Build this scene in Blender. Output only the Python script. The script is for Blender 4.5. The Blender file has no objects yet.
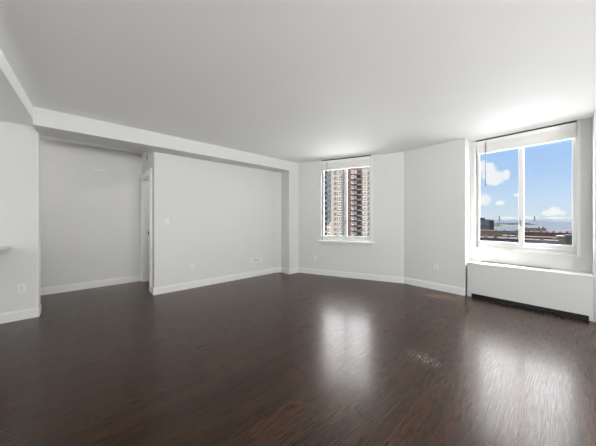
import bpy, bmesh, math, random
from mathutils import Vector, Matrix
random.seed(7)
sc = bpy.context.scene
COL = sc.collection

# ------------------------------------------------------------------ frame of the room
F = 235.0                                   # focal length in pixels of a 596 px wide frame
EYE = 1.25
TH = math.atan2(.6635, .7482)               # the room's long axis p against world X
CT, ST = math.cos(TH), math.sin(TH)
def W(p, q, z=0.0): return Vector((CT*p - ST*q, ST*p + CT*q, z))
CEIL, BEAM, LOWC = 2.583, 2.37, 2.437

# ------------------------------------------------------------------ camera
cam = bpy.data.cameras.new('camera'); cam.sensor_width = 36; cam.lens = 36*F/596
cam.shift_y = -3.5/596; cam.clip_start = .05; cam.clip_end = 60000
co = bpy.data.objects.new('camera', cam); COL.objects.link(co)
co.location = (0, 0, EYE); co.rotation_euler = (math.pi/2, 0, 0); sc.camera = co

# ------------------------------------------------------------------ view
vs = sc.view_settings
sc.display_settings.display_device = 'sRGB'
vs.view_transform = 'Standard'; vs.look = 'None'; vs.exposure = 0.0; vs.gamma = 1.0; vs.use_curve_mapping = False
sc.cycles.max_bounces = 14; sc.cycles.diffuse_bounces = 8; sc.cycles.glossy_bounces = 5
sc.cycles.transparent_max_bounces = 12; sc.cycles.sample_clamp_indirect = 8
sc.cycles.use_denoising = True

def lin(c):
    c = c/255
    return c/12.92 if c <= .04045 else ((c+.055)/1.055)**2.4
def rgb(r, g, b): return (lin(r), lin(g), lin(b), 1)

# ------------------------------------------------------------------ sky
def azel(u, v):
    a = math.atan((u-298)/F); return a, math.atan((219.5-v)/F*math.cos(a))
wd = bpy.data.worlds.new('sky'); sc.world = wd; wd.use_nodes = True
nt = wd.node_tree; N = nt.nodes; L = nt.links
for n in list(N): N.remove(n)
def nd(t, **k):
    n = N.new(t)
    for a, b in k.items(): setattr(n, a, b)
    return n
def mt(op, a, b=None, clamp=False):
    n = nd('ShaderNodeMath', operation=op, use_clamp=clamp)
    for i, x in enumerate((a, b)):
        if x is None: continue
        if isinstance(x, (int, float)): n.inputs[i].default_value = x
        else: L.new(x, n.inputs[i])
    return n.outputs[0]
tc = nd('ShaderNodeTexCoord'); sp = nd('ShaderNodeSeparateXYZ'); L.new(tc.outputs['Generated'], sp.inputs[0])
X, Y, Z = sp.outputs
el = mt('ARCSINE', Z); az = mt('ARCTAN2', X, Y)
ramp = nd('ShaderNodeValToRGB'); 
mr = nd('ShaderNodeMapRange'); L.new(el, mr.inputs[0]); mr.inputs[1].default_value = -.05; mr.inputs[2].default_value = .75
L.new(mr.outputs[0], ramp.inputs[0])
cr = ramp.color_ramp
cr.elements[0].position = 0; cr.elements[0].color = rgb(205, 216, 226)
cr.elements[1].position = 1; cr.elements[1].color = rgb(110, 170, 245)
for p_, c_ in ((.0625, rgb(218, 231, 243)), (.14, rgb(205, 227, 250)), (.24, rgb(180, 212, 251)), (.36, rgb(164, 204, 252)), (.6, rgb(140, 190, 250))):
    e = cr.elements.new(p_); e.color = c_
noi = nd('ShaderNodeTexNoise'); noi.inputs['Scale'].default_value = 26; noi.inputs['Detail'].default_value = 6; noi.inputs['Roughness'].default_value = .6
L.new(tc.outputs['Generated'], noi.inputs['Vector'])
nv = mt('MULTIPLY', mt('SUBTRACT', noi.outputs['Fac'], .5), 2.6)
mask = None
for (u, v, ru, rv) in ((488, 172, 10, 9), (495, 178, 11, 8), (506, 175, 5, 5.5), (481, 166, 6, 7), (483, 200, 9, 6.5), (500, 203, 5, 2.5),
                       (554, 211, 9, 4.6), (548, 213, 7, 3), (562, 213, 6, 2.5), (516, 195, 3, 1.6), (528, 217.5, 13, 1.6), (508, 218, 9, 1.3), (560, 218, 18, 1.2),
                       (440, 190, 20, 12), (620, 170, 16, 10), (350, 150, 60, 12), (200, 180, 60, 14), (700, 190, 40, 10)):
    a0, e0 = azel(u, v); a1, _ = azel(u+ru, v); _, e1 = azel(u, v-rv)
    dx = mt('DIVIDE', mt('SUBTRACT', az, a0), a1-a0); dy = mt('DIVIDE', mt('SUBTRACT', el, e0), e1-e0)
    r2 = mt('ADD', mt('MULTIPLY', dx, dx), mt('MULTIPLY', dy, dy))
    m = mt('SUBTRACT', 1.0, r2)
    mask = m if mask is None else mt('MAXIMUM', mask, m)
mk = mt('MULTIPLY', mt('ADD', mt('ADD', mask, nv), .12), 1.5, clamp=True)
mk = mt('MULTIPLY', mk, .93)
mix = nd('ShaderNodeMix', data_type='RGBA'); L.new(mk, mix.inputs[0]); L.new(ramp.outputs[0], mix.inputs[6]); mix.inputs[7].default_value = rgb(253, 253, 254)
bg = nd('ShaderNodeBackground'); L.new(mix.outputs[2], bg.inputs[0]); 
# added white brightness behind the camera lights the facades; sky ahead is clear
back = nd('ShaderNodeMapRange', interpolation_type='SMOOTHSTEP'); L.new(Y, back.inputs[0]); back.inputs[1].default_value = .15; back.inputs[2].default_value = -.6
L.new(mt('ADD', mt('MULTIPLY', back.outputs[0], .9), 1.0), bg.inputs[1])
mixb = nd('ShaderNodeMix', data_type='RGBA'); L.new(back.outputs[0], mixb.inputs[0]); L.new(mix.outputs[2], mixb.inputs[6]); mixb.inputs[7].default_value = rgb(246, 245, 243)
L.new(mixb.outputs[2], bg.inputs[0])
wo = nd('ShaderNodeOutputWorld'); L.new(bg.outputs[0], wo.inputs[0])

# ------------------------------------------------------------------ sun
SUN_K, SUN_R = .41, -1.5                   # metres along p per metre of height, q per p towards the sun
sd = W(SUN_K, SUN_K*SUN_R, 1.0)
sl = bpy.data.lights.new('sun', 'SUN'); sl.energy = 30.0; sl.angle = .009; sl.color = (1, .95, .88)
so = bpy.data.objects.new('sun', sl); COL.objects.link(so); so.rotation_euler = sd.to_track_quat('Z', 'Y').to_euler(); so.location = W(20, -20, 60)

# ------------------------------------------------------------------ window light: two in view, three added out of view as fill
P0 = Vector((3.69, 4.15)); P1 = Vector((4.61, 2.067)); D1 = (P1-P0).normalized(); N1 = Vector((-D1.y, D1.x))
A_B1 = TH + math.atan2(D1.y, D1.x); A_B2 = TH - math.pi/2
def area_lamp(name, loc, rotz, w, h, power, tilt=0):
    l = bpy.data.lights.new(name, 'AREA'); l.shape = 'RECTANGLE'; l.size = w; l.size_y = h; l.energy = power; l.color = (.98, .99, 1.0)
    o = bpy.data.objects.new(name, l); COL.objects.link(o); o.location = loc
    # the light looks along local -Z: turn it to face the room (local -y of a wall frame)
    o.rotation_euler = (Matrix.Rotation(rotz, 4, 'Z') @ Matrix.Rotation(-math.pi/2+math.radians(tilt)*-1, 4, 'X')).to_euler()
WIN1_S, WIN1_W = .575, 1.075
WIN2_Q, WIN2_W = .983, 1.109
WZ0, WZ1 = .78, 2.572
W3Q, W3W = -3.5, 2.2
W4P, W4W = 2.2, 2.6
c1 = P0 + D1*(WIN1_S+WIN1_W/2) + N1*.82
area_lamp('daylight_and_fill', W(c1.x, c1.y, 1.9), A_B1, 2.2, 2.6, 160, -23)
area_lamp('daylight_and_fill', W(5.73, WIN2_Q-WIN2_W/2, 1.9), A_B2, 2.2, 2.6, 180, -23)
# fill lamps at added windows, out of view behind the camera and at the left end
area_lamp('daylight_and_fill', W(W4P-W4W/2, -3.9-.235, 1.5), TH+math.pi, 2.6, 1.9, 520, 67)
area_lamp('daylight_and_fill', W(-2.9-.235, W3Q+W3W/2, 1.5), TH+math.pi/2, 2.2, 1.9, 140, 60)
area_lamp('daylight_and_fill', W(-2.9-.235, 3.5, 1.5), TH+math.pi/2, 1.1, 1.9, 10, 30)

def fill_light(name, p, q, z, power):
    l = bpy.data.lights.new(name, 'POINT'); l.energy = power; l.shadow_soft_size = .14; l.color = (1, .97, .93)
    o = bpy.data.objects.new(name, l); COL.objects.link(o); o.location = W(p, q, z)
fill_light('hall_fill', -1.7, 5.05, 2.2, 12)  # added fill for the alcove, no fixture in the room
fill_light('closet_fill', 1.7, 5.1, 2.2, 12)  # added fill that brightens the door jamb, no fixture

# ------------------------------------------------------------------ materials
def mat(name, col, rough=.5, metal=0, bump=0, bscale=40, var=0, vscale=3, spec=None, coat=0):
    m = bpy.data.materials.new(name); m.use_nodes = True; t = m.node_tree; b = t.nodes['Principled BSDF']
    b.inputs['Roughness'].default_value = rough; b.inputs['Metallic'].default_value = metal
    if spec is not None: b.inputs['Specular IOR Level'].default_value = spec
    if coat: b.inputs['Coat Weight'].default_value = coat
    n = t.nodes.new('ShaderNodeTexNoise'); n.inputs['Scale'].default_value = vscale; n.inputs['Detail'].default_value = 4
    g = t.nodes.new('ShaderNodeTexCoord'); t.links.new(g.outputs['Object'], n.inputs['Vector'])
    x = t.nodes.new('ShaderNodeMix'); x.data_type = 'RGBA'
    x.inputs[6].default_value = tuple(c*(1-var) for c in col[:3])+(1,); x.inputs[7].default_value = tuple(min(1, c*(1+var)) for c in col[:3])+(1,)
    t.links.new(n.outputs['Fac'], x.inputs[0]); t.links.new(x.outputs[2], b.inputs['Base Color'])
    if bump:
        n2 = t.nodes.new('ShaderNodeTexNoise'); n2.inputs['Scale'].default_value = bscale; t.links.new(g.outputs['Object'], n2.inputs['Vector'])
        bp = t.nodes.new('ShaderNodeBump'); bp.inputs['Strength'].default_value = bump; bp.inputs['Distance'].default_value = .002
        t.links.new(n2.outputs['Fac'], bp.inputs['Height']); t.links.new(bp.outputs[0], b.inputs['Normal'])
    return m
M = {}
M['wall'] = mat('wall_paint', (.68, .68, .67), .65, bump=.15, bscale=160, var=.01)
M['ceil'] = mat('ceiling_paint', (.92, .92, .91), .75, bump=.1, bscale=120, var=.01)
M['trim'] = mat('trim_paint', (.77, .77, .76), .35, var=.01)
M['trim_lit'] = mat('trim_paint_lit', (.90, .90, .89), .3, var=.01)  # trim paint raised brighter, putting light into the wall end's and casing's colour
M['frame'] = mat('window_vinyl', (.72, .72, .71), .35, var=.01)
M['blind'] = mat('blind_slats', (.86, .85, .82), .5, var=.02)
M['plate'] = mat('plate_plastic', (.77, .77, .75), .3, var=.01)
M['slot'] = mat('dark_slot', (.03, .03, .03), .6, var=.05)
M['heater'] = mat('heater_enamel', (.66, .66, .65), .35, var=.01)
M['acrylic'] = mat('wand_acrylic', (.22, .25, .30), .4)
M['black'] = mat('black_kick', (.006, .006, .008), .6, var=.1)
M['counter'] = mat('counter_stone', (.62, .61, .59), .25, var=.06, vscale=14)
M['grey'] = mat('grey_metal', (.33, .33, .32), .4, metal=.4, var=.03)
M['plaster'] = mat('facade_panels', (.55, .53, .5), .8, var=.05)

def floor_mat():
    m = bpy.data.materials.new('dark_oak_planks'); m.use_nodes = True; t = m.node_tree; N = t.nodes; L = t.links; b = N['Principled BSDF']
    tc = N.new('ShaderNodeTexCoord'); mp = N.new('ShaderNodeMapping'); L.new(tc.outputs['Object'], mp.inputs[0]); mp.inputs['Rotation'].default_value = (0, 0, -TH)
    br = N.new('ShaderNodeTexBrick'); L.new(mp.outputs[0], br.inputs['Vector'])
    br.offset = .37; br.offset_frequency = 2; br.inputs['Scale'].default_value = 1; br.inputs['Brick Width'].default_value = 1.1; br.inputs['Row Height'].default_value = .083
    br.inputs['Mortar Size'].default_value = .0012; br.inputs['Mortar Smooth'].default_value = .3; br.inputs['Bias'].default_value = 0
    br.inputs['Color1'].default_value = (0, 0, 0, 1); br.inputs['Color2'].default_value = (1, 1, 1, 1); br.inputs['Mortar'].default_value = (.3, .3, .3, 1)
    cr = N.new('ShaderNodeValToRGB'); L.new(br.outputs['Color'], cr.inputs[0])
    e = cr.color_ramp.elements; e[0].color = (.020, .0092, .0050, 1); e[1].color = (.043, .0175, .0090, 1)
    x = e.new(.5); x.color = (.029, .0138, .0075, 1)
    # grain
    mp2 = N.new('ShaderNodeMapping'); L.new(mp.outputs[0], mp2.inputs[0]); mp2.inputs['Scale'].default_value = (2.2, 48, 1)
    gr = N.new('ShaderNodeTexNoise'); gr.inputs['Scale'].default_value = 1.6; gr.inputs['Detail'].default_value = 7; gr.inputs['Roughness'].default_value = .65; L.new(mp2.outputs[0], gr.inputs['Vector'])
    mx = N.new('ShaderNodeMix'); mx.data_type = 'RGBA'; mx.blend_type = 'MULTIPLY'; mx.inputs[0].default_value = .45
    cr2 = N.new('ShaderNodeValToRGB'); cr2.color_ramp.elements[0].position = .3; cr2.color_ramp.elements[0].color = (.5, .5, .5, 1); cr2.color_ramp.elements[1].position = .7; cr2.color_ramp.elements[1].color = (1.25, 1.2, 1.15, 1)
    L.new(gr.outputs['Fac'], cr2.inputs[0]); L.new(cr.outputs[0], mx.inputs[6]); L.new(cr2.outputs[0], mx.inputs[7])
    # broad tone drift
    bn = N.new('ShaderNodeTexNoise'); bn.inputs['Scale'].default_value = .9; bn.inputs['Detail'].default_value = 2; L.new(mp.outputs[0], bn.inputs['Vector'])
    mx2 = N.new('ShaderNodeMix'); mx2.data_type = 'RGBA'; mx2.blend_type = 'MULTIPLY'; mx2.inputs[0].default_value = .6
    cr3 = N.new('ShaderNodeValToRGB'); cr3.color_ramp.elements[0].color = (.7, .66, .66, 1); cr3.color_ramp.elements[1].color = (1.3, 1.2, 1.1, 1)
    L.new(bn.outputs['Fac'], cr3.inputs[0]); L.new(mx.outputs[2], mx2.inputs[6]); L.new(cr3.outputs[0], mx2.inputs[7])
    # pale scuffs where something was dragged over the boards
    vd = N.new('ShaderNodeVectorMath'); vd.operation = 'SUBTRACT'; L.new(mp.outputs[0], vd.inputs[0]); vd.inputs[1].default_value = (2.25, .84, 0)
    vs_ = N.new('ShaderNodeVectorMath'); vs_.operation = 'MULTIPLY'; L.new(vd.outputs[0], vs_.inputs[0]); vs_.inputs[1].default_value = (9, 5, 0)
    vl = N.new('ShaderNodeVectorMath'); vl.operation = 'LENGTH'; L.new(vs_.outputs[0], vl.inputs[0])
    sn = N.new('ShaderNodeTexNoise'); sn.inputs['Scale'].default_value = 55; sn.inputs['Detail'].default_value = 3; L.new(mp.outputs[0], sn.inputs['Vector'])
    sm = N.new('ShaderNodeMath'); sm.operation = 'SUBTRACT'; sm.inputs[0].default_value = 1; L.new(vl.outputs['Value'], sm.inputs[1]); sm.use_clamp = True
    sg = N.new('ShaderNodeMapRange'); L.new(sn.outputs['Fac'], sg.inputs[0]); sg.inputs[1].default_value = .53; sg.inputs[2].default_value = .62
    sx = N.new('ShaderNodeMath'); sx.operation = 'MULTIPLY'; L.new(sm.outputs[0], sx.inputs[0]); L.new(sg.outputs[0], sx.inputs[1])
    mx3 = N.new('ShaderNodeMix'); mx3.data_type = 'RGBA'; L.new(sx.outputs[0], mx3.inputs[0]); L.new(mx2.outputs[2], mx3.inputs[6]); mx3.inputs[7].default_value = (.45, .42, .38, 1)
    L.new(mx3.outputs[2], b.inputs['Base Color'])
    # roughness with sanding swirls and scuffs
    wn = N.new('ShaderNodeTexNoise'); wn.inputs['Scale'].default_value = 3; wn.inputs['Detail'].default_value = 4; wn.inputs['Roughness'].default_value = .6; L.new(mp2.outputs[0], wn.inputs['Vector'])
    mr = N.new('ShaderNodeMapRange'); L.new(wn.outputs['Fac'], mr.inputs[0]); mr.inputs[1].default_value = .3; mr.inputs[2].default_value = .7; mr.inputs[3].default_value = .21; mr.inputs[4].default_value = .36
    L.new(mr.outputs[0], b.inputs['Roughness'])
    b.inputs['IOR'].default_value = 1.43; b.inputs['Specular Tint'].default_value = (1, .86, .74, 1)
    b.inputs['Coat Weight'].default_value = .14; b.inputs['Coat Roughness'].default_value = .13; b.inputs['Coat IOR'].default_value = 1.45; b.inputs['Coat Tint'].default_value = (1, .90, .80, 1)
    ml = N.new('ShaderNodeMath'); ml.operation = 'MULTIPLY_ADD'; L.new(gr.outputs['Fac'], ml.inputs[0]); ml.inputs[1].default_value = .2
    fm = N.new('ShaderNodeMath'); fm.operation = 'MULTIPLY'; L.new(br.outputs['Fac'], fm.inputs[0]); fm.inputs[1].default_value = -1.0; L.new(fm.outputs[0], ml.inputs[2])
    bp = N.new('ShaderNodeBump'); bp.inputs['Strength'].default_value = .35; bp.inputs['Distance'].default_value = .0008; L.new(ml.outputs[0], bp.inputs['Height']); L.new(bp.outputs[0], b.inputs['Normal'])
    return m
M['floor'] = floor_mat()

def glass_mat():
    m = bpy.data.materials.new('window_glass'); m.use_nodes = True; t = m.node_tree; N = t.nodes; L = t.links
    for n in list(N): N.remove(n)
    o = N.new('ShaderNodeOutputMaterial'); mx = N.new('ShaderNodeMixShader'); tr = N.new('ShaderNodeBsdfTransparent'); gl = N.new('ShaderNodeBsdfGlossy')
    gl.inputs['Roughness'].default_value = .02; lw = N.new('ShaderNodeLayerWeight'); pw = N.new('ShaderNodeMath'); pw.operation = 'POWER'; pw.inputs[1].default_value = 5; L.new(lw.outputs['Facing'], pw.inputs[0])
    ma = N.new('ShaderNodeMath'); ma.operation = 'MULTIPLY_ADD'; ma.inputs[1].default_value = .9; ma.inputs[2].default_value = .03; L.new(pw.outputs[0], ma.inputs[0])
    tr.inputs[0].default_value = (.97, .98, .98, 1)
    L.new(ma.outputs[0], mx.inputs[0]); L.new(tr.outputs[0], mx.inputs[1]); L.new(gl.outputs[0], mx.inputs[2]); L.new(mx.outputs[0], o.inputs[0])
    return m
M['glass'] = glass_mat()

# ------------------------------------------------------------------ mesh helpers
class MB:
    def __init__(s): s.v = []; s.f = []; s.mi = []
    def add(s, vs, fs, mi=0):
        k = len(s.v); s.v += [tuple(v) for v in vs]
        for f in fs: s.f.append([k+i for i in f]); s.mi.append(mi)
        return s
    def box(s, x0, x1, y0, y1, z0, z1, mi=0, fn=None):
        vs = [(x, y, z) for z in (z0, z1) for (x, y) in ((x0, y0), (x1, y0), (x1, y1), (x0, y1))]
        if fn: vs = [fn(*v) for v in vs]
        return s.add(vs, [(3, 2, 1, 0), (4, 5, 6, 7), (0, 1, 5, 4), (1, 2, 6, 5), (2, 3, 7, 6), (3, 0, 4, 7)], mi)
    def prism(s, poly, z0, z1, mi=0, fn=None):
        n = len(poly); vs = [(x, y, z0) for x, y in poly]+[(x, y, z1) for x, y in poly]
        if fn: vs = [fn(*v) for v in vs]
        return s.add(vs, [tuple(range(n-1, -1, -1)), tuple(range(n, 2*n))]+[(i, (i+1) % n, n+(i+1) % n, n+i) for i in range(n)], mi)
    def cyl(s, c, r, h, axis='y', n=16, mi=0, r2=None):
        r2 = r if r2 is None else r2; vs = []
        for k, rr in ((0, r), (1, r2)):
            for i in range(n):
                a = 2*math.pi*i/n; x, y = rr*math.cos(a), rr*math.sin(a)
                vs.append({'y': (c[0]+x, c[1]+k*h, c[2]+y), 'z': (c[0]+x, c[1]+y, c[2]+k*h), 'x': (c[0]+k*h, c[1]+x, c[2]+y)}[axis])
        return s.add(vs, [tuple(range(n-1, -1, -1)), tuple(range(n, 2*n))]+[(i, (i+1) % n, n+(i+1) % n, n+i) for i in range(n)], mi)
    def build(s, name, mats, parent=None, bevel=0, smooth=False):
        me = bpy.data.meshes.new(name); me.from_pydata(s.v, [], s.f)
        for m in (mats if isinstance(mats, (list, tuple)) else [mats]): me.materials.append(M[m] if isinstance(m, str) else m)
        me.polygons.foreach_set('material_index', s.mi); me.update()
        b = bmesh.new(); b.from_mesh(me); bmesh.ops.recalc_face_normals(b, faces=b.faces); b.to_mesh(me); b.free()
        if smooth: me.polygons.foreach_set('use_smooth', [True]*len(me.polygons))
        o = bpy.data.objects.new(name, me); COL.objects.link(o)
        if parent: o.parent = parent
        if bevel:
            d = o.modifiers.new('bevel', 'BEVEL'); d.width = bevel; d.segments = 2; d.limit_method = 'ANGLE'
        return o
def thing(name, label, cat, loc=(0, 0, 0), rotz=0, group=None):
    o = bpy.data.objects.new(name, None); COL.objects.link(o); o.location = loc; o.rotation_euler = (0, 0, rotz); o.empty_display_size = .1
    o['label'] = label; o['category'] = cat
    if group: o['group'] = group
    return o
def tag(o, label, cat, group=None):
    o['label'] = label; o['category'] = cat
    if group: o['group'] = group
    return o
def struct(o): o['kind'] = 'structure'; return o
def copy_tree(o, parent=None):
    c = o.copy(); COL.objects.link(c)
    if parent: c.parent = parent
    for ch in [x for x in o.children]: copy_tree(ch, c)
    return c

# ------------------------------------------------------------------ room shell
PMIN, QMIN = -2.9, -3.9
OUT = 5.11
def wbox(name, p0, p1, q0, q1, z0, z1, m='wall'):
    return struct(MB().box(p0, p1, q0, q1, z0, z1, fn=W).build(name, m))
TK = .20
PA, PB = P1+N1*TK, P0+N1*TK
SLAB = [(PMIN-.2, QMIN-.2), (OUT, QMIN-.2), (OUT, 1.9), tuple(PA), tuple(PB), (3.75, 4.75), (3.0, 4.75), (3.0, 5.85), (PMIN-.2, 5.85)]
fl = struct(MB().prism(SLAB, -.2, 0, fn=W).build('floor', 'floor'))
ce = struct(MB().prism(SLAB, CEIL, CEIL+.25, fn=W).build('ceiling', 'ceil'))
# dropped ceiling to the left, its edge runs very slightly off square
MBc = MB().prism([(PMIN, 4.66), (-.50, 4.66), (-.50, 4.144), (-.50-.0233*6.04, QMIN), (PMIN, QMIN)], LOWC, CEIL, fn=W)
struct(MBc.build('ceiling_dropped', 'ceil'))
# long beam over the left wall, and the column that carries it
wbox('ceiling_beam', -.50, 3.69, 4.144, 4.60, BEAM, CEIL)
wbox('wall_column', 3.41, 3.69, 4.150, 4.66, 0, BEAM)
wbox('wall_left_near', PMIN, -.50, 4.485, 4.66, 0, LOWC)
struct(MB().box(-.50, -.494, 4.487, 4.658, .122, BEAM, fn=W).build('wall_end_lit', 'trim_lit'))  # added strip, window light on the wall end put into its white
m = MB().prism([(.80, 4.49), (3.18, 4.49), (3.18, 4.525), (3.41, 4.445), (3.41, 4.62), (.80, 4.62)], 0, BEAM, fn=W)
struct(m.build('wall_left', 'wall'))
# the return wall with the doorway
m = MB().box(.80, .92, 4.62, 4.83, 0, CEIL, fn=W).box(.80, .92, 5.60, 5.71, 0, CEIL, fn=W).box(.80, .92, 4.83, 5.60, 2.04, CEIL, fn=W)
struct(m.build('wall_return', 'wall'))
wbox('wall_alcove', PMIN, 3.0, 5.71, 5.85, 0, CEIL)
wbox('wall_closet', 2.6, 2.75, 4.62, 5.71, 0, CEIL)
# window walls
def B1(s, y, z):                            # along the slanted wall, outward, up
    v = P0 + D1*s + N1*y; return W(v.x, v.y, z)
LEN1 = (P1-P0).length
m = MB()
m.box(0, WIN1_S, 0, TK, 0, CEIL, fn=B1).box(WIN1_S+WIN1_W, LEN1, 0, TK, 0, CEIL, fn=B1)
m.box(WIN1_S, WIN1_S+WIN1_W, 0, TK, 0, WZ0, fn=B1).box(WIN1_S, WIN1_S+WIN1_W, .05, TK, WZ1-.12, CEIL, fn=B1)
struct(m.build('wall_far', 'wall'))
struct(MB().prism([(3.69, 4.15), tuple(PB), (3.75, 4.75), (3.0, 4.75), (3.0, 4.66), (3.69, 4.66)], 0, CEIL, fn=W).build('wall_corner', 'wall'))
struct(MB().prism([(4.61, 1.063), (4.61, 2.067), tuple(PA), (OUT, 1.9), (OUT, 1.063)], 0, CEIL, fn=W).build('wall_right_pier', 'wall'))
q0, q1 = WIN2_Q-WIN2_W, WIN2_Q
m = MB().box(4.91, OUT, q1, 1.063, 0, CEIL, fn=W).box(4.91, OUT, -.255, q0, 0, CEIL, fn=W).box(4.91, OUT, q0, q1, 0, WZ0, fn=W)
m.box(4.96, OUT, q0, q1, WZ1-.12, CEIL, fn=W)
struct(m.build('wall_right_window', 'wall'))
wbox('wall_right_near', 4.61, OUT, QMIN, -.255, 0, CEIL)
m = MB()
for a_, b_ in ((QMIN, W3Q), (W3Q+W3W, 2.95), (4.05, 5.85)): m.box(PMIN-.2, PMIN, a_, b_, 0, CEIL, fn=W)
for a_, b_ in ((W3Q, W3Q+W3W), (2.95, 4.05)): m.box(PMIN-.2, PMIN, a_, b_, 0, WZ0, fn=W).box(PMIN-.2, PMIN-.05, a_, b_, WZ1-.12, CEIL, fn=W)
struct(m.build('wall_hall_end', 'wall'))
m = MB().box(PMIN, W4P-W4W, QMIN-.2, QMIN, 0, CEIL, fn=W).box(W4P, OUT, QMIN-.2, QMIN, 0, CEIL, fn=W).box(W4P-W4W, W4P, QMIN-.2, QMIN, 0, WZ0, fn=W).box(W4P-W4W, W4P, QMIN-.2, QMIN-.08, WZ1-.12, CEIL, fn=W)
struct(m.build('wall_back', 'wall'))

# ------------------------------------------------------------------ baseboards (profile with a small rounded cap)
def baseboard(name, a, b, out, cap=(0, 0)):
    """a, b in (p, q); out = unit (p, q) pointing into the room"""
    a, b, o = Vector(a), Vector(b), Vector(out); d = (b-a).normalized(); a = a-d*cap[0]; b = b+d*cap[1]
    prof = [(0, 0), (.015, 0), (.015, .098), (.011, .104), (.011, .113), (.004, .122), (0, .122)]
    vs = [W(*(e+o*x), z) for e in (a, b) for x, z in prof]; n = len(prof)
    mb = MB().add(vs, [tuple(range(n)), tuple(range(2*n-1, n-1, -1))]+[(i, (i+1) % n, n+(i+1) % n, n+i) for i in range(n)])
    return struct(mb.build(name, 'trim'))
baseboard('baseboard_left_near', (PMIN, 4.485), (-.50, 4.485), (0, -1), (0, .015))
baseboard('baseboard_left_near_end', (-.50, 4.485), (-.50, 4.66), (1, 0), (0, 0))
baseboard('baseboard_left', (.80, 4.49), (3.18, 4.49), (0, -1), (.015, 0))
baseboard('baseboard_left_end', (3.18, 4.525), (3.41, 4.445), Vector((-.08, -.23)).normalized(), (0, 0))
baseboard('baseboard_return', (.80, 4.49), (.80, 4.66), (-1, 0), (0, 0))
baseboard('baseboard_alcove', (PMIN, 5.71), (.80, 5.71), (0, -1))
baseboard('baseboard_column_side', (3.41, 4.15), (3.41, 4.44), (-1, 0), (0, 0))
baseboard('baseboard_column', (3.41, 4.15), (3.69, 4.15), (0, -1), (.015, 0))
baseboard('baseboard_far', P0, P1, -N1, (0, .003))
baseboard('baseboard_right', P1, (4.61, 1.063), (-1, 0), (.003, 0))
baseboard('baseboard_right_near', (4.61, -.27), (4.61, QMIN), (-1, 0))
baseboard('baseboard_back', (PMIN, QMIN), (4.61, QMIN), (0, 1))

# ------------------------------------------------------------------ doorway trim on the return wall
m = MB()
for (y0, y1) in ((4.665, 4.83), (5.60, 5.70)): m.box(.782, .80, y0, y1, 0, 2.04, fn=W).box(.776, .782, y0+(.0 if y0 < 5 else .07), y0+(.03 if y0 < 5 else .10), 0, 2.04, fn=W)
m.box(.782, .80, 4.665, 5.70, 2.04, 2.13, fn=W).box(.776, .782, 4.665, 5.70, 2.10, 2.13, fn=W)
casing = struct(m.build('door_1', 'trim_lit'))
m = MB()
m.box(.80, .92, 4.83, 4.845, 0, 2.04, fn=W).box(.80, .92, 5.585, 5.60, 0, 2.04, fn=W).box(.80, .92, 4.845, 5.585, 2.025, 2.04, fn=W)
m.box(.85, .88, 4.845, 4.857, 0, 2.025, fn=W).box(.85, .88, 5.573, 5.585, 0, 2.025, fn=W).box(.85, .88, 4.857, 5.573, 2.013, 2.025, fn=W)
jamb = m.build('door_jamb', 'trim', casing)
MB().box(.888, .912, 5.577, 5.586, .93, 1.02, fn=W).build('strike_plate', 'grey', jamb)
MB().box(.884, .906, 5.571, 5.578, .955, .995, fn=W).build('latch_hole', 'slot', jamb)
# small vent grille above the doorway
t = thing('vent_grille', 'small grey air vent grille high on the wall above the doorway', 'vent', W(.80, 5.08, 2.39), A_B2)
MB().box(-.09, .09, -.010, 0, -.06, .06).build('frame', 'plate', t, .002)
m = MB()
for i in range(6): m.box(-.05, .05, -.014, -.009, -.045+i*.016, -.036+i*.016)
m.build('louvres', 'grey', t)
MB().box(-.052, .052, -.0115, -.010, -.05, .05).build('backing', 'slot', t)
# white bar fixed on the alcove wall
t = thing('wall_bracket', 'short white horizontal bar fixed high on the alcove wall', 'bracket', W(.033, 5.71, 2.15), TH)
MB().box(0, .20, -.05, -.012, -.016, .016).build('bar', 'trim', t, .006)
for x in (.03, .15): MB().box(x, x+.02, -.014, 0, -.012, .012).build('mount', 'trim', t)

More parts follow.
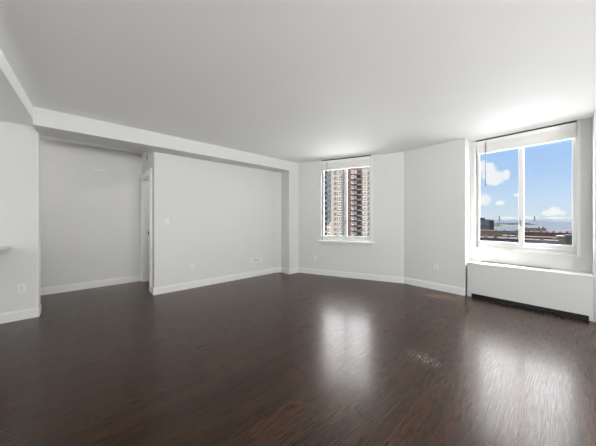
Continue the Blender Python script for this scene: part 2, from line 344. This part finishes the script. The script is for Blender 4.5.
# ------------------------------------------------------------------ windows
def window(name, origin, rotz, w, sill):
    """local frame: x to the right seen from the room, y outward, z up; origin at the floor below the opening's left edge"""
    z0, z1 = WZ0, WZ1
    b = MB(); e = .030; d = .012            # bead trim on three sides of the opening
    b.box(-e, 0, -d, .03, z0-e, z1).box(w, w+e, -d, .03, z0-e, z1).box(0, w, -d, .03, z0-e, z0)
    root = b.build(name, 'trim', None, .002); root.location = origin; root.rotation_euler = (0, 0, rotz); struct(root)
    f = MB(); y0, y1 = .05, .13; zt = z1-.12
    f.box(.001, .020, y0, y1, z0, zt).box(w-.020, w-.001, y0, y1, z0, zt).box(.020, w-.020, y0, y1, z0, z0+.050)
    fr = f.build('window_frame', 'frame', root, .003)
    MB().box(0, .010, .030, y0-.001, z0, zt).build('gap_shade', 'slot', fr)  # dark strip put in for shade in the frame's left gap
    for i, (x0, x1, ya) in enumerate(((.020, w/2+.03, .060), (w/2-.03, w-.020, .088))):
        s = MB(); tl = .020 if i == 0 else .06; tr = .06 if i == 0 else .022
        s.box(x0, x0+tl, ya, ya+.026, z0+.050, zt).box(x1-tr, x1, ya, ya+.026, z0+.050, zt).box(x0+tl, x1-tr, ya, ya+.026, z0+.050, z0+.110).box(x0+tl, x1-tr, ya, ya+.026, zt-.03, zt)
        so_ = s.build('sash', 'frame', root, .003)
        MB().box(x0+tl, x1-tr, ya+.011, ya+.015, z0+.110, zt-.03).build('glass_pane', 'glass', so_)
    h = MB().box(w/2-.012, w/2+.006, .048, .060, 1.15, 1.24); h.build('window_latch', 'grey', root, .002)
    if sill:
        s = MB().box(-.075, w+.075, -.055, .05, z0-.030, z0+.004); s.build('window_sill', 'trim', root, .004)
        s = MB().box(-.055, w+.055, -.016, 0, z0-.085, z0-.030); s.build('window_apron', 'wall', root, .002)
    return root
pw1 = P0 + D1*WIN1_S
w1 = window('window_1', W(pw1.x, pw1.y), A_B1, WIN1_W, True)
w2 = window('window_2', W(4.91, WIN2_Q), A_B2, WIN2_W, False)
w3 = window('fill_window_3', W(PMIN, W3Q), TH+math.pi/2, W3W, True)  # unseen window added to let fill light in
w5 = window('fill_window_5', W(PMIN, 2.95), TH+math.pi/2, 1.1, True)  # second added window at the hall end, also for fill
w4 = window('fill_window_4', W(W4P, QMIN), TH+math.pi, W4W, True)  # added back window, out of view, for the main fill

def blind(label, origin, rotz, w, group):
    t = thing('window_blind', label, 'blind', origin, rotz, group)
    z1 = WZ1
    MB().box(.006, w-.006, -.012, .046, z1-.052, z1-.011).build('headrail', 'blind', t, .003)
    MB().box(.006, w-.006, -.018, -.012, z1-.075, z1-.011).build('valance', 'blind', t, .002)
    MB().box(.004, w-.004, -.017, .046, z1-.010, z1+.010).build('shadow_gap', 'slot', t)  # dark strip painted in for the shadow line above the blind
    m = MB()
    for i in range(26):
        z = 2.378 + i*.0056; dy = .0012*math.sin(i*2.1)
        m.box(.012, w-.012, -.012+dy, .036+dy, z, z+.0047)
    m.build('slats', 'blind', t)
    MB().box(.014, w-.014, -.012, .038, 2.352, 2.374).build('bottom_rail', 'blind', t, .004)
    for x in (.16, w/2, w-.16): MB().box(x-.001, x+.001, -.0145, -.0125, 2.352, z1-.05).build('ladder_cord', 'blind', t)
    MB().cyl((.135, -.022, 1.80), .0065, .73, 'z', 8).build('wand', 'acrylic', t, 0, True)
    return t
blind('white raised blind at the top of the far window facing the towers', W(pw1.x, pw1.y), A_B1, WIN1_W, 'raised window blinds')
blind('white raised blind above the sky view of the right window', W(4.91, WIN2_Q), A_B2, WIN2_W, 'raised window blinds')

# ------------------------------------------------------------------ heater cover in the recess
t = thing('convector_heater', 'long white low heater cover below the right window with black kick recess', 'heater', W(4.61, 1.036), A_B2)
HW, HD, HH = 1.286, .292, .552
MB().box(0, HW, 0, .014, .060, HH-.016).build('front_panel', 'heater', t, .002)
MB().box(-.004, HW+.002, -.006, HD, HH-.016, HH).build('top_panel', 'heater', t, .004)
for x in (0, HW-.014): MB().box(x, x+.014, .014, HD, .001, HH-.016).build('side_panel', 'heater', t)
for x0, x1 in ((0, .053), (HW-.036, HW)): MB().box(x0, x1, 0, .014, .002, .060).build('foot', 'heater', t)
MB().box(.053, HW-.036, .012, .03, .0, .075).build('kick_board', 'black', t)
m = MB().box(.13, .92, .235, .285, HH, HH+.006)
g = m.build('grille', 'slot', t)
m = MB()
for i in range(3): m.box(.13, .92, .236+i*.018, .241+i*.018, HH+.006, HH+.009)
m.build('grille_bars', 'grey', g)

# ------------------------------------------------------------------ wall plates
def plate_root(name, label, cat, p_or_w, rotz, group=None): return thing(name, label, cat, p_or_w, rotz, group)
def outlet(label, loc, rotz, group='duplex wall outlets', w=.070):
    t = thing('wall_outlet', label, 'outlet', loc, rotz, group)
    MB().box(-w/2, w/2, -.007, 0, -.0575, .0575).build('cover_plate', 'plate', t, .002)
    for z in (-.02, .02):
        r = MB().cyl((0, -.0095, z), .0165, .003, 'y', 20).build('receptacle', 'plate', t)
        MB().box(-.0075, -.005, -.0105, -.0094, z-.001, z+.008).box(.005, .0075, -.0105, -.0094, z-.001, z+.008).cyl((0, -.0105, z-.008), .003, .0012, 'y', 8).build('slots', 'slot', r)
    MB().cyl((0, -.0085, 0), .003, .002, 'y', 8).build('screw', 'grey', t)
    return t
outlet('white duplex outlet low on the near left wall by its free end', W(-.635, 4.485, .388), TH)
outlet('white duplex outlet low on the long left wall below the light switch', W(1.397, 4.49, .382), TH)
outlet('white duplex outlet left of the cable jack plate', W(2.62, 4.49, .360), TH)
outlet('white outlet right of the cable jack plate near the wall end', W(2.86, 4.49, .360), TH)
v = P0 + D1*(.1826*LEN1)
outlet('white outlet low on the far wall left of the far window', W(v.x, v.y, .37), A_B1)
outlet('white duplex outlet on the right pier wall beside the heater', W(4.61, 1.49, .41), A_B2)
t = thing('cable_jack', 'white wall plate with dark round cable jack between two outlets', 'jack', W(2.74, 4.49, .360), TH)
MB().box(-.035, .035, -.007, 0, -.0575, .0575).build('cover_plate', 'plate', t, .002)
MB().cyl((0, -.016, .004), .012, .010, 'y', 12).build('jack', 'slot', t)
t = thing('light_switch', 'white light switch at hand height near the left wall corner', 'switch', W(.985, 4.49, 1.215), TH)
MB().box(-.035, .035, -.007, 0, -.0575, .0575).build('cover_plate', 'plate', t, .002)
MB().box(-.008, .008, -.015, -.006, -.004, .014).build('toggle', 'plate', t, .002)
for z in (-.03, .03): MB().cyl((0, -.0085, z), .003, .002, 'y', 8).build('screw', 'grey', t)

# ------------------------------------------------------------------ counter slab at the left edge of the view
t = thing('counter', 'thin white counter edge sticking out from the near left wall', 'counter', W(-.717, 4.485), TH)
MB().box(-1.1, 0, -.95, -.002, .892, .930).build('countertop', 'counter', t, .004)
MB().box(-1.1, -.75, -.85, -.05, .0, .892).build('cabinet', 'trim', t, .003)
MB().box(-.76, -.748, -.80, -.10, .12, .84).build('end_panel', 'trim', t, .003)

# ================================================================== the city outside
GZ = -62.0
def at(u, z, h=0.0): return Vector(((u-298)/F*z, z, h))
def hz(v, z): return EYE + (219.5-v)/F*z
def cmat(name, r, g, b, rough=.8, var=.08, vs_=.2): return mat(name, rgb(r, g, b), rough, var=var, vscale=vs_)
C = dict(beige=cmat('beige_brick', 146, 139, 133), brown=cmat('brown_brick', 92, 60, 57), pale=cmat('pale_brick', 142, 139, 134), white=cmat('white_frames', 215, 215, 213),
         dark=cmat('dark_opening', 20, 20, 21), bglass=mat('blue_glazing', rgb(84, 98, 110), .3, var=.2, vscale=.6), wglass=mat('pale_glazing', rgb(100, 114, 126), .25, var=.3, vscale=.35),
         gglass=mat('grey_glazing', rgb(66, 67, 70), .25, var=.3, vscale=.7), slate=cmat('slate_facade', 84, 90, 104), char=cmat('charcoal_facade', 34, 38, 44), tan=cmat('tan_brick', 124, 98, 80, vs_=.35, var=.35),
         red=cmat('red_roof', 56, 26, 25, vs_=.08, var=.2), greyf=cmat('grey_facade', 112, 114, 112), roofd=cmat('dark_roof', 34, 34, 36), rooflight=cmat('light_roof', 74, 73, 71, var=.3), street=cmat('street', 46, 46, 45, vs_=.02),
         hazy_steel=cmat('bridge_haze', 92, 106, 122), grassy=cmat('island_grass', 40, 52, 28, vs_=.004), tree=cmat('tree_foliage', 30, 40, 26, vs_=.02), shore=cmat('far_shore', 58, 68, 78, vs_=.001), brickd=cmat('dark_brick', 72, 42, 38))  # bridge colour tinted blue-grey, distance haze mixed into it
C['water'] = mat('harbour_water', rgb(55, 61, 72), .6, spec=.15, bump=.3, bscale=.05, var=.1, vscale=.002)
struct(MB().box(-45000, 45000, 1200, 45000, GZ-3, GZ-2).build('water', C['water']))
struct(MB().box(-1500, 4000, -1500, 1250, GZ-4, GZ).build('ground_city', C['street']))

# --- apartment towers seen through the far window
def tower(label, u0, u1, z, m, top, depth=11, group='apartment towers beyond the far window'):
    a, b = at(u0, z), at(u1, z); w = (b-a).length
    ang = 0
    t = thing('apartment_tower', label, 'building', Vector((a.x, a.y, GZ)), ang, group)
    MB().box(0, w, 0, depth, 0, top-GZ).box(w*.25, w*.6, 3, 10, top-GZ, top-GZ+2.2).build('walls', m, t)
    MB().box(-.1, w+.1, -.2, .3, top-GZ, top-GZ+.6).build('parapet', C['pale'], t)
    return t, w
FL = 2.83
def win_mesh(w, h, fr, glass, name='window'):
    f = .16; m = MB()
    m.box(0, w, -.12, 0, 0, f, 0).box(0, w, -.12, 0, h-f, h, 0).box(0, f, -.12, 0, f, h-f, 0).box(w-f, w, -.12, 0, f, h-f, 0).box(w/2-.05, w/2+.05, -.1, 0, f, h-f, 0)
    me = m; return me
def column(t, x, w, h, fr, glass, rows, base, name='window', lift=.7, hide=()):
    proto = None; pp = None
    for r in rows:
        if r in hide: continue
        z = base + r*FL + lift
        if proto is None:
            proto = win_mesh(w, h, fr, glass).build(name, C[fr], t); pp = MB().box(.16, w-.16, -.05, 0, .16, h-.16).build('pane', C[glass], proto)
            proto.location = (x, 0, z)
        else:
            c = proto.copy(); COL.objects.link(c); c.parent = t; c.location = (x, 0, z)
            d = pp.copy(); COL.objects.link(d); d.parent = c
PX = 130/F
base = EYE - GZ - 5.4*FL + .2               # lowest row of windows the camera can see
top = 29.0
t, w = tower('beige apartment tower with blue glazed bays filling the left pane', 312, 347.6, 130, C['beige'], top)
def X_(u): return (u-312)*PX
rows = range(0, 15)
column(t, X_(338.3), 3.8*PX, 1.75, 'white', 'wglass', rows, base)
column(t, X_(334.6), 2.0*PX, 1.4, 'pale', 'gglass', rows, base)
column(t, X_(343.6), 2.2*PX, 1.5, 'pale', 'gglass', rows, base)
column(t, X_(327.5), 2.8*PX, 1.7, 'white', 'wglass', range(0, 5), base)
# glazed bay on the upper floors, one balcony opening beside it at every floor
MB().box(X_(327.6), X_(331.0), -.5, 0, base+5*FL, base+15*FL).build('glazed_bay', C['bglass'], t)
pr = MB().box(X_(327.4), X_(331.1), -.6, -.5, 0, .3).build('spandrel', C['slate'], t); pr.location.z = base+5*FL
for r in range(6, 15):
    c = pr.copy(); COL.objects.link(c); c.parent = t; c.location.z = base+r*FL
pr = MB().box(X_(325.0), X_(326.8), -.06, 0, 0, 1.5).build('opening', C['dark'], t); pr.location.z = base+.7
for r in range(1, 15):
    c = pr.copy(); COL.objects.link(c); c.parent = t; c.location.z = base+r*FL+.7
t, w = tower('brown brick tower with dark balconies filling the right pane', 348.3, 361.8, 129, C['brown'], top+1)
def X2(u): return (u-348.3)*PX
column(t, X2(351.0), 2.9*PX, 1.7, 'white', 'wglass', rows, base)
column(t, X2(354.8), 1.6*PX, 1.5, 'white', 'wglass', rows, base)
pr = MB().box(X2(357.0), X2(361.6), -.08, 0, .25, 1.75).build('balcony_opening', C['dark'], t)
sb = MB().box(X2(356.8), X2(361.7), -.9, 0, 0, .22).build('balcony', C['pale'], t)
ra = MB().box(X2(356.8), X2(361.7), -.9, -.84, .22, .95).build('railing', C['char'], sb)
pr.location.z = base+.5; sb.location.z = base+.2
for r in range(1, 15):
    c = pr.copy(); COL.objects.link(c); c.parent = t; c.location.z = base+r*FL+.5
    c = sb.copy(); COL.objects.link(c); c.parent = t; c.location.z = base+r*FL+.2
    d = ra.copy(); COL.objects.link(d); d.parent = c
t, w = tower('pale grey apartment tower on the right behind the brown tower', 361.9, 382, 131, C['pale'], top+1.5)
def X3(u): return (u-361.9)*PX
column(t, X3(363.2), 3.2*PX, 1.7, 'white', 'wglass', rows, base)
column(t, X3(368.0), 1.8*PX, 1.4, 'greyf', 'gglass', rows, base)
column(t, X3(371.5), 3.2*PX, 1.7, 'white', 'wglass', rows, base)

# --- low city and harbour seen through the right window
def block(name, label, u0, u1, vt, z, m, depth=25, roof='roofd', nwin=(0, 0), glass='gglass', vb=None, group='city blocks beyond the right window', win_h=1.6, cat='building'):
    a, b = at(u0, z), at(u1, z); ang = -math.atan(((u0+u1)/2-298)/F)
    n = Vector((math.cos(ang), math.sin(ang), 0)); w = abs((b-a).dot(n)); h = hz(vt, z)-GZ
    t = thing(name, label, cat, Vector((a.x, a.y, GZ)), ang, group)
    MB().box(0, w, 0, depth, 0, h-.4).build('walls', C[m], t)
    MB().box(-.3, w+.3, -.3, depth+.3, h-.4, h).build('roof', C[roof], t)
    if nwin[0]:
        pr = None; fw = w/nwin[0]
        for j in range(nwin[1]):
            for i in range(nwin[0]):
                loc = (i*fw+fw*.2, 0, h-3.0-j*3.4)
                if pr is None:
                    pr = MB().box(0, fw*.6, -.12, .0, 0, win_h).build('window', C[glass], t); pr.location = loc
                else:
                    c = pr.copy(); COL.objects.link(c); c.parent = t; c.location = loc
    return t, w, h
t, w, h = block('office_building', 'slate grey office building with dark side wall, at left in the right window', 474, 489.2, 219.6, 420, 'slate', 26)
MB().box(2, w*.72, 3, 16, h, h+3.2).build('penthouse', C['char'], t)
MB().box(0, w, -.3, 0, h-15.5, h-8.5).build('light_band', C['rooflight'], t)
MB().box(w, w+6.0, -.2, 26, 0, h-1.0).build('side_wing', C['char'], t)
t, w, h = block('brick_building', 'long tan brick building low in the left pane', 474, 500.5, 230.2, 300, 'tan', 22, 'roofd', (9, 3), 'rooflight')
block('flat_roof_building', 'slate blue flat-roofed building right of the tan brick one', 500.8, 518.5, 230.6, 318, 'slate', 22, 'roofd', (7, 3), 'greyf')
block('flat_roof_building', 'low dark roof with a light edge along the bottom of the left pane', 470, 523, 237.2, 215, 'char', 26, 'roofd', (14, 2), 'bglass')
t, w, h = block('flat_roof_building', 'pale flat roof between the tan brick building and the dark roof', 503, 521, 235.6, 245, 'rooflight', 16, 'rooflight')
block('flat_roof_building', 'small grey building beside the mullion above the pale roof', 515.5, 521, 232.8, 300, 'greyf', 14, 'roofd', (2, 2), 'gglass')
block('pier_building', 'pale grey pier building at the water in the right pane', 519, 545.5, 227.6, 470, 'greyf', 34, 'rooflight', (12, 3), 'slate')
block('pier_building', 'dark low shed by the water just right of the mullion', 520, 530, 229.6, 430, 'char', 20, 'roofd')
t, w, h = block('terrace_building', 'long dark red roofed row crossing the right pane', 519, 577, 231.6, 335, 'brickd', 30, 'red', (22, 2), 'rooflight', win_h=1.1)
for i in range(9):
    x = w*(.05+.105*i); o = MB().box(x, x+1.8, 2, 5, h, h+1.4+.5*(i % 2)).build('chimney', C['rooflight' if i % 3 else 'brickd'], t)
t, w, h = block('terrace_building', 'nearer dark red flat roof below the long red row', 519, 556, 236.4, 262, 'brickd', 20, 'red', (14, 1), 'dark', win_h=1.2)
block('flat_roof_building', 'grey blue building with tall windows at the bottom of the right pane', 517, 556.5, 239.0, 238, 'greyf', 14, 'rooflight', (13, 2), 'bglass', win_h=2.2)
block('flat_roof_building', 'plain grey block left of the dark block at bottom right', 556.8, 565.2, 235.9, 250, 'greyf', 18, 'greyf', (3, 3), 'rooflight')
block('flat_roof_building', 'charcoal block at the bottom right corner of the right pane', 565.4, 574, 235.0, 246, 'char', 18, 'roofd', (3, 3), 'slate')
r_ = random.Random(4)
for th in [o for o in COL.objects if o.get('category') == 'building' and o.name.startswith(('brick_building', 'flat_roof', 'pier_building'))]:
    roof = [c for c in th.children if c.name.startswith('roof')][0]
    xs = [v.co.x for v in roof.data.vertices]; ys = [v.co.y for v in roof.data.vertices]; zr = max(v.co.z for v in roof.data.vertices); wr = max(xs)
    if wr < 9: continue
    for k in range(max(2, int(wr/7))):
        x = wr*(k+.25+.4*r_.random())/max(2, int(wr/7)); x = min(x, wr-2.5); y = 3+5*r_.random()
        MB().box(x, x+1.2+1.5*r_.random(), y, y+3, zr, zr+.8+1.3*r_.random()).build('roof_unit', C[r_.choice(('greyf', 'char', 'tan', 'rooflight'))], th)
# filler blocks nearer and to the sides so that the ground is built up
for i in range(16):
    u = 400+i*16.5; z = 520+((i*37) % 5)*35
    block('distant_building', 'low distant city block near the waterfront', u, u+11, 232.5-((i*53) % 4)*.5, z, ('greyf', 'tan', 'slate', 'brickd')[i % 4], 24, ('roofd', 'rooflight')[i % 2], group='distant waterfront blocks')

# island, far shore and bridge
def ridge(name, u0, u1, z, h, m, depth, seed, base=GZ-2, n=60, lo=.35):
    r = random.Random(seed); mb = MB(); x0, x1 = (u0-298)/F*z, (u1-298)/F*z; prof = []
    for i in range(n+1):
        f = i/n; e = min(1, f*6, (1-f)*6)
        prof.append((x0+(x1-x0)*f, base+h*(lo+(1-lo)*r.random())*e+.5))
    vs = []
    for x, zt in prof: vs += [(x, z, base-1), (x, z+depth*.3, zt), (x, z+depth*.7, zt), (x, z+depth, base-1)]
    fs = []
    for i in range(n):
        a = 4*i; b = a+4
        fs += [(a, b, b+1, a+1), (a+1, b+1, b+2, a+2), (a+2, b+2, b+3, a+3)]
    mb.add(vs, fs); return mb.build(name, C[m])
struct(ridge('ground_island', 487, 546, 2350, 6, 'grassy', 420, 3, lo=.8))
o = ridge('island_trees', 490, 543, 2700, 21, 'tree', 160, 11, n=110); o['kind'] = 'stuff'
tag(o, 'band of dark green trees along the flat island in the harbour', 'trees')
o = ridge('shoreline_trees', 489, 506, 2180, 13, 'tree', 80, 5, n=40, lo=.5); o['kind'] = 'stuff'
tag(o, 'darker clump of trees at the left end of the island', 'trees')
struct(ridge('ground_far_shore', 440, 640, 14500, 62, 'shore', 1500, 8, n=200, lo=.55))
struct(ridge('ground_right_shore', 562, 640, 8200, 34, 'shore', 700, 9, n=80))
t = thing('suspension_bridge', 'haze blue suspension bridge with two towers on the horizon', 'bridge', at(499.5, 10000, GZ-2), 0)
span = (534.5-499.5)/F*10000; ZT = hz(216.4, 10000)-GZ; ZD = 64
MB().box(-700, span+1550, -15, 15, ZD-5, ZD+5).build('deck', C['hazy_steel'], t)
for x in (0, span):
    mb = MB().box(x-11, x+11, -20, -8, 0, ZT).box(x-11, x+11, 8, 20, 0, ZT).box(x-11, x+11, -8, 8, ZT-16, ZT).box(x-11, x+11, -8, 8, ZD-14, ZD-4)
    mb.build('tower', C['hazy_steel'], t)
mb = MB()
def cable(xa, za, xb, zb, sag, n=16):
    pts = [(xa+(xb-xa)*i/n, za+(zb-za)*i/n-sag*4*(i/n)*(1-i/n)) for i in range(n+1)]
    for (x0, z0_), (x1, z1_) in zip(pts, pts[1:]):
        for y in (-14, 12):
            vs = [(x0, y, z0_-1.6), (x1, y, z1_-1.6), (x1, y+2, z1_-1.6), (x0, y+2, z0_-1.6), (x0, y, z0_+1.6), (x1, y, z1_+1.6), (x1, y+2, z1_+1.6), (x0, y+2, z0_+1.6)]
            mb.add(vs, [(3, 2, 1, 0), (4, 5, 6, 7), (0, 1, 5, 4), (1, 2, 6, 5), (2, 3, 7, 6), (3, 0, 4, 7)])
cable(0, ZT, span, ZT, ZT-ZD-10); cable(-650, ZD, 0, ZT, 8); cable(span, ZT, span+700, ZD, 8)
mb.build('cable', C['hazy_steel'], t)
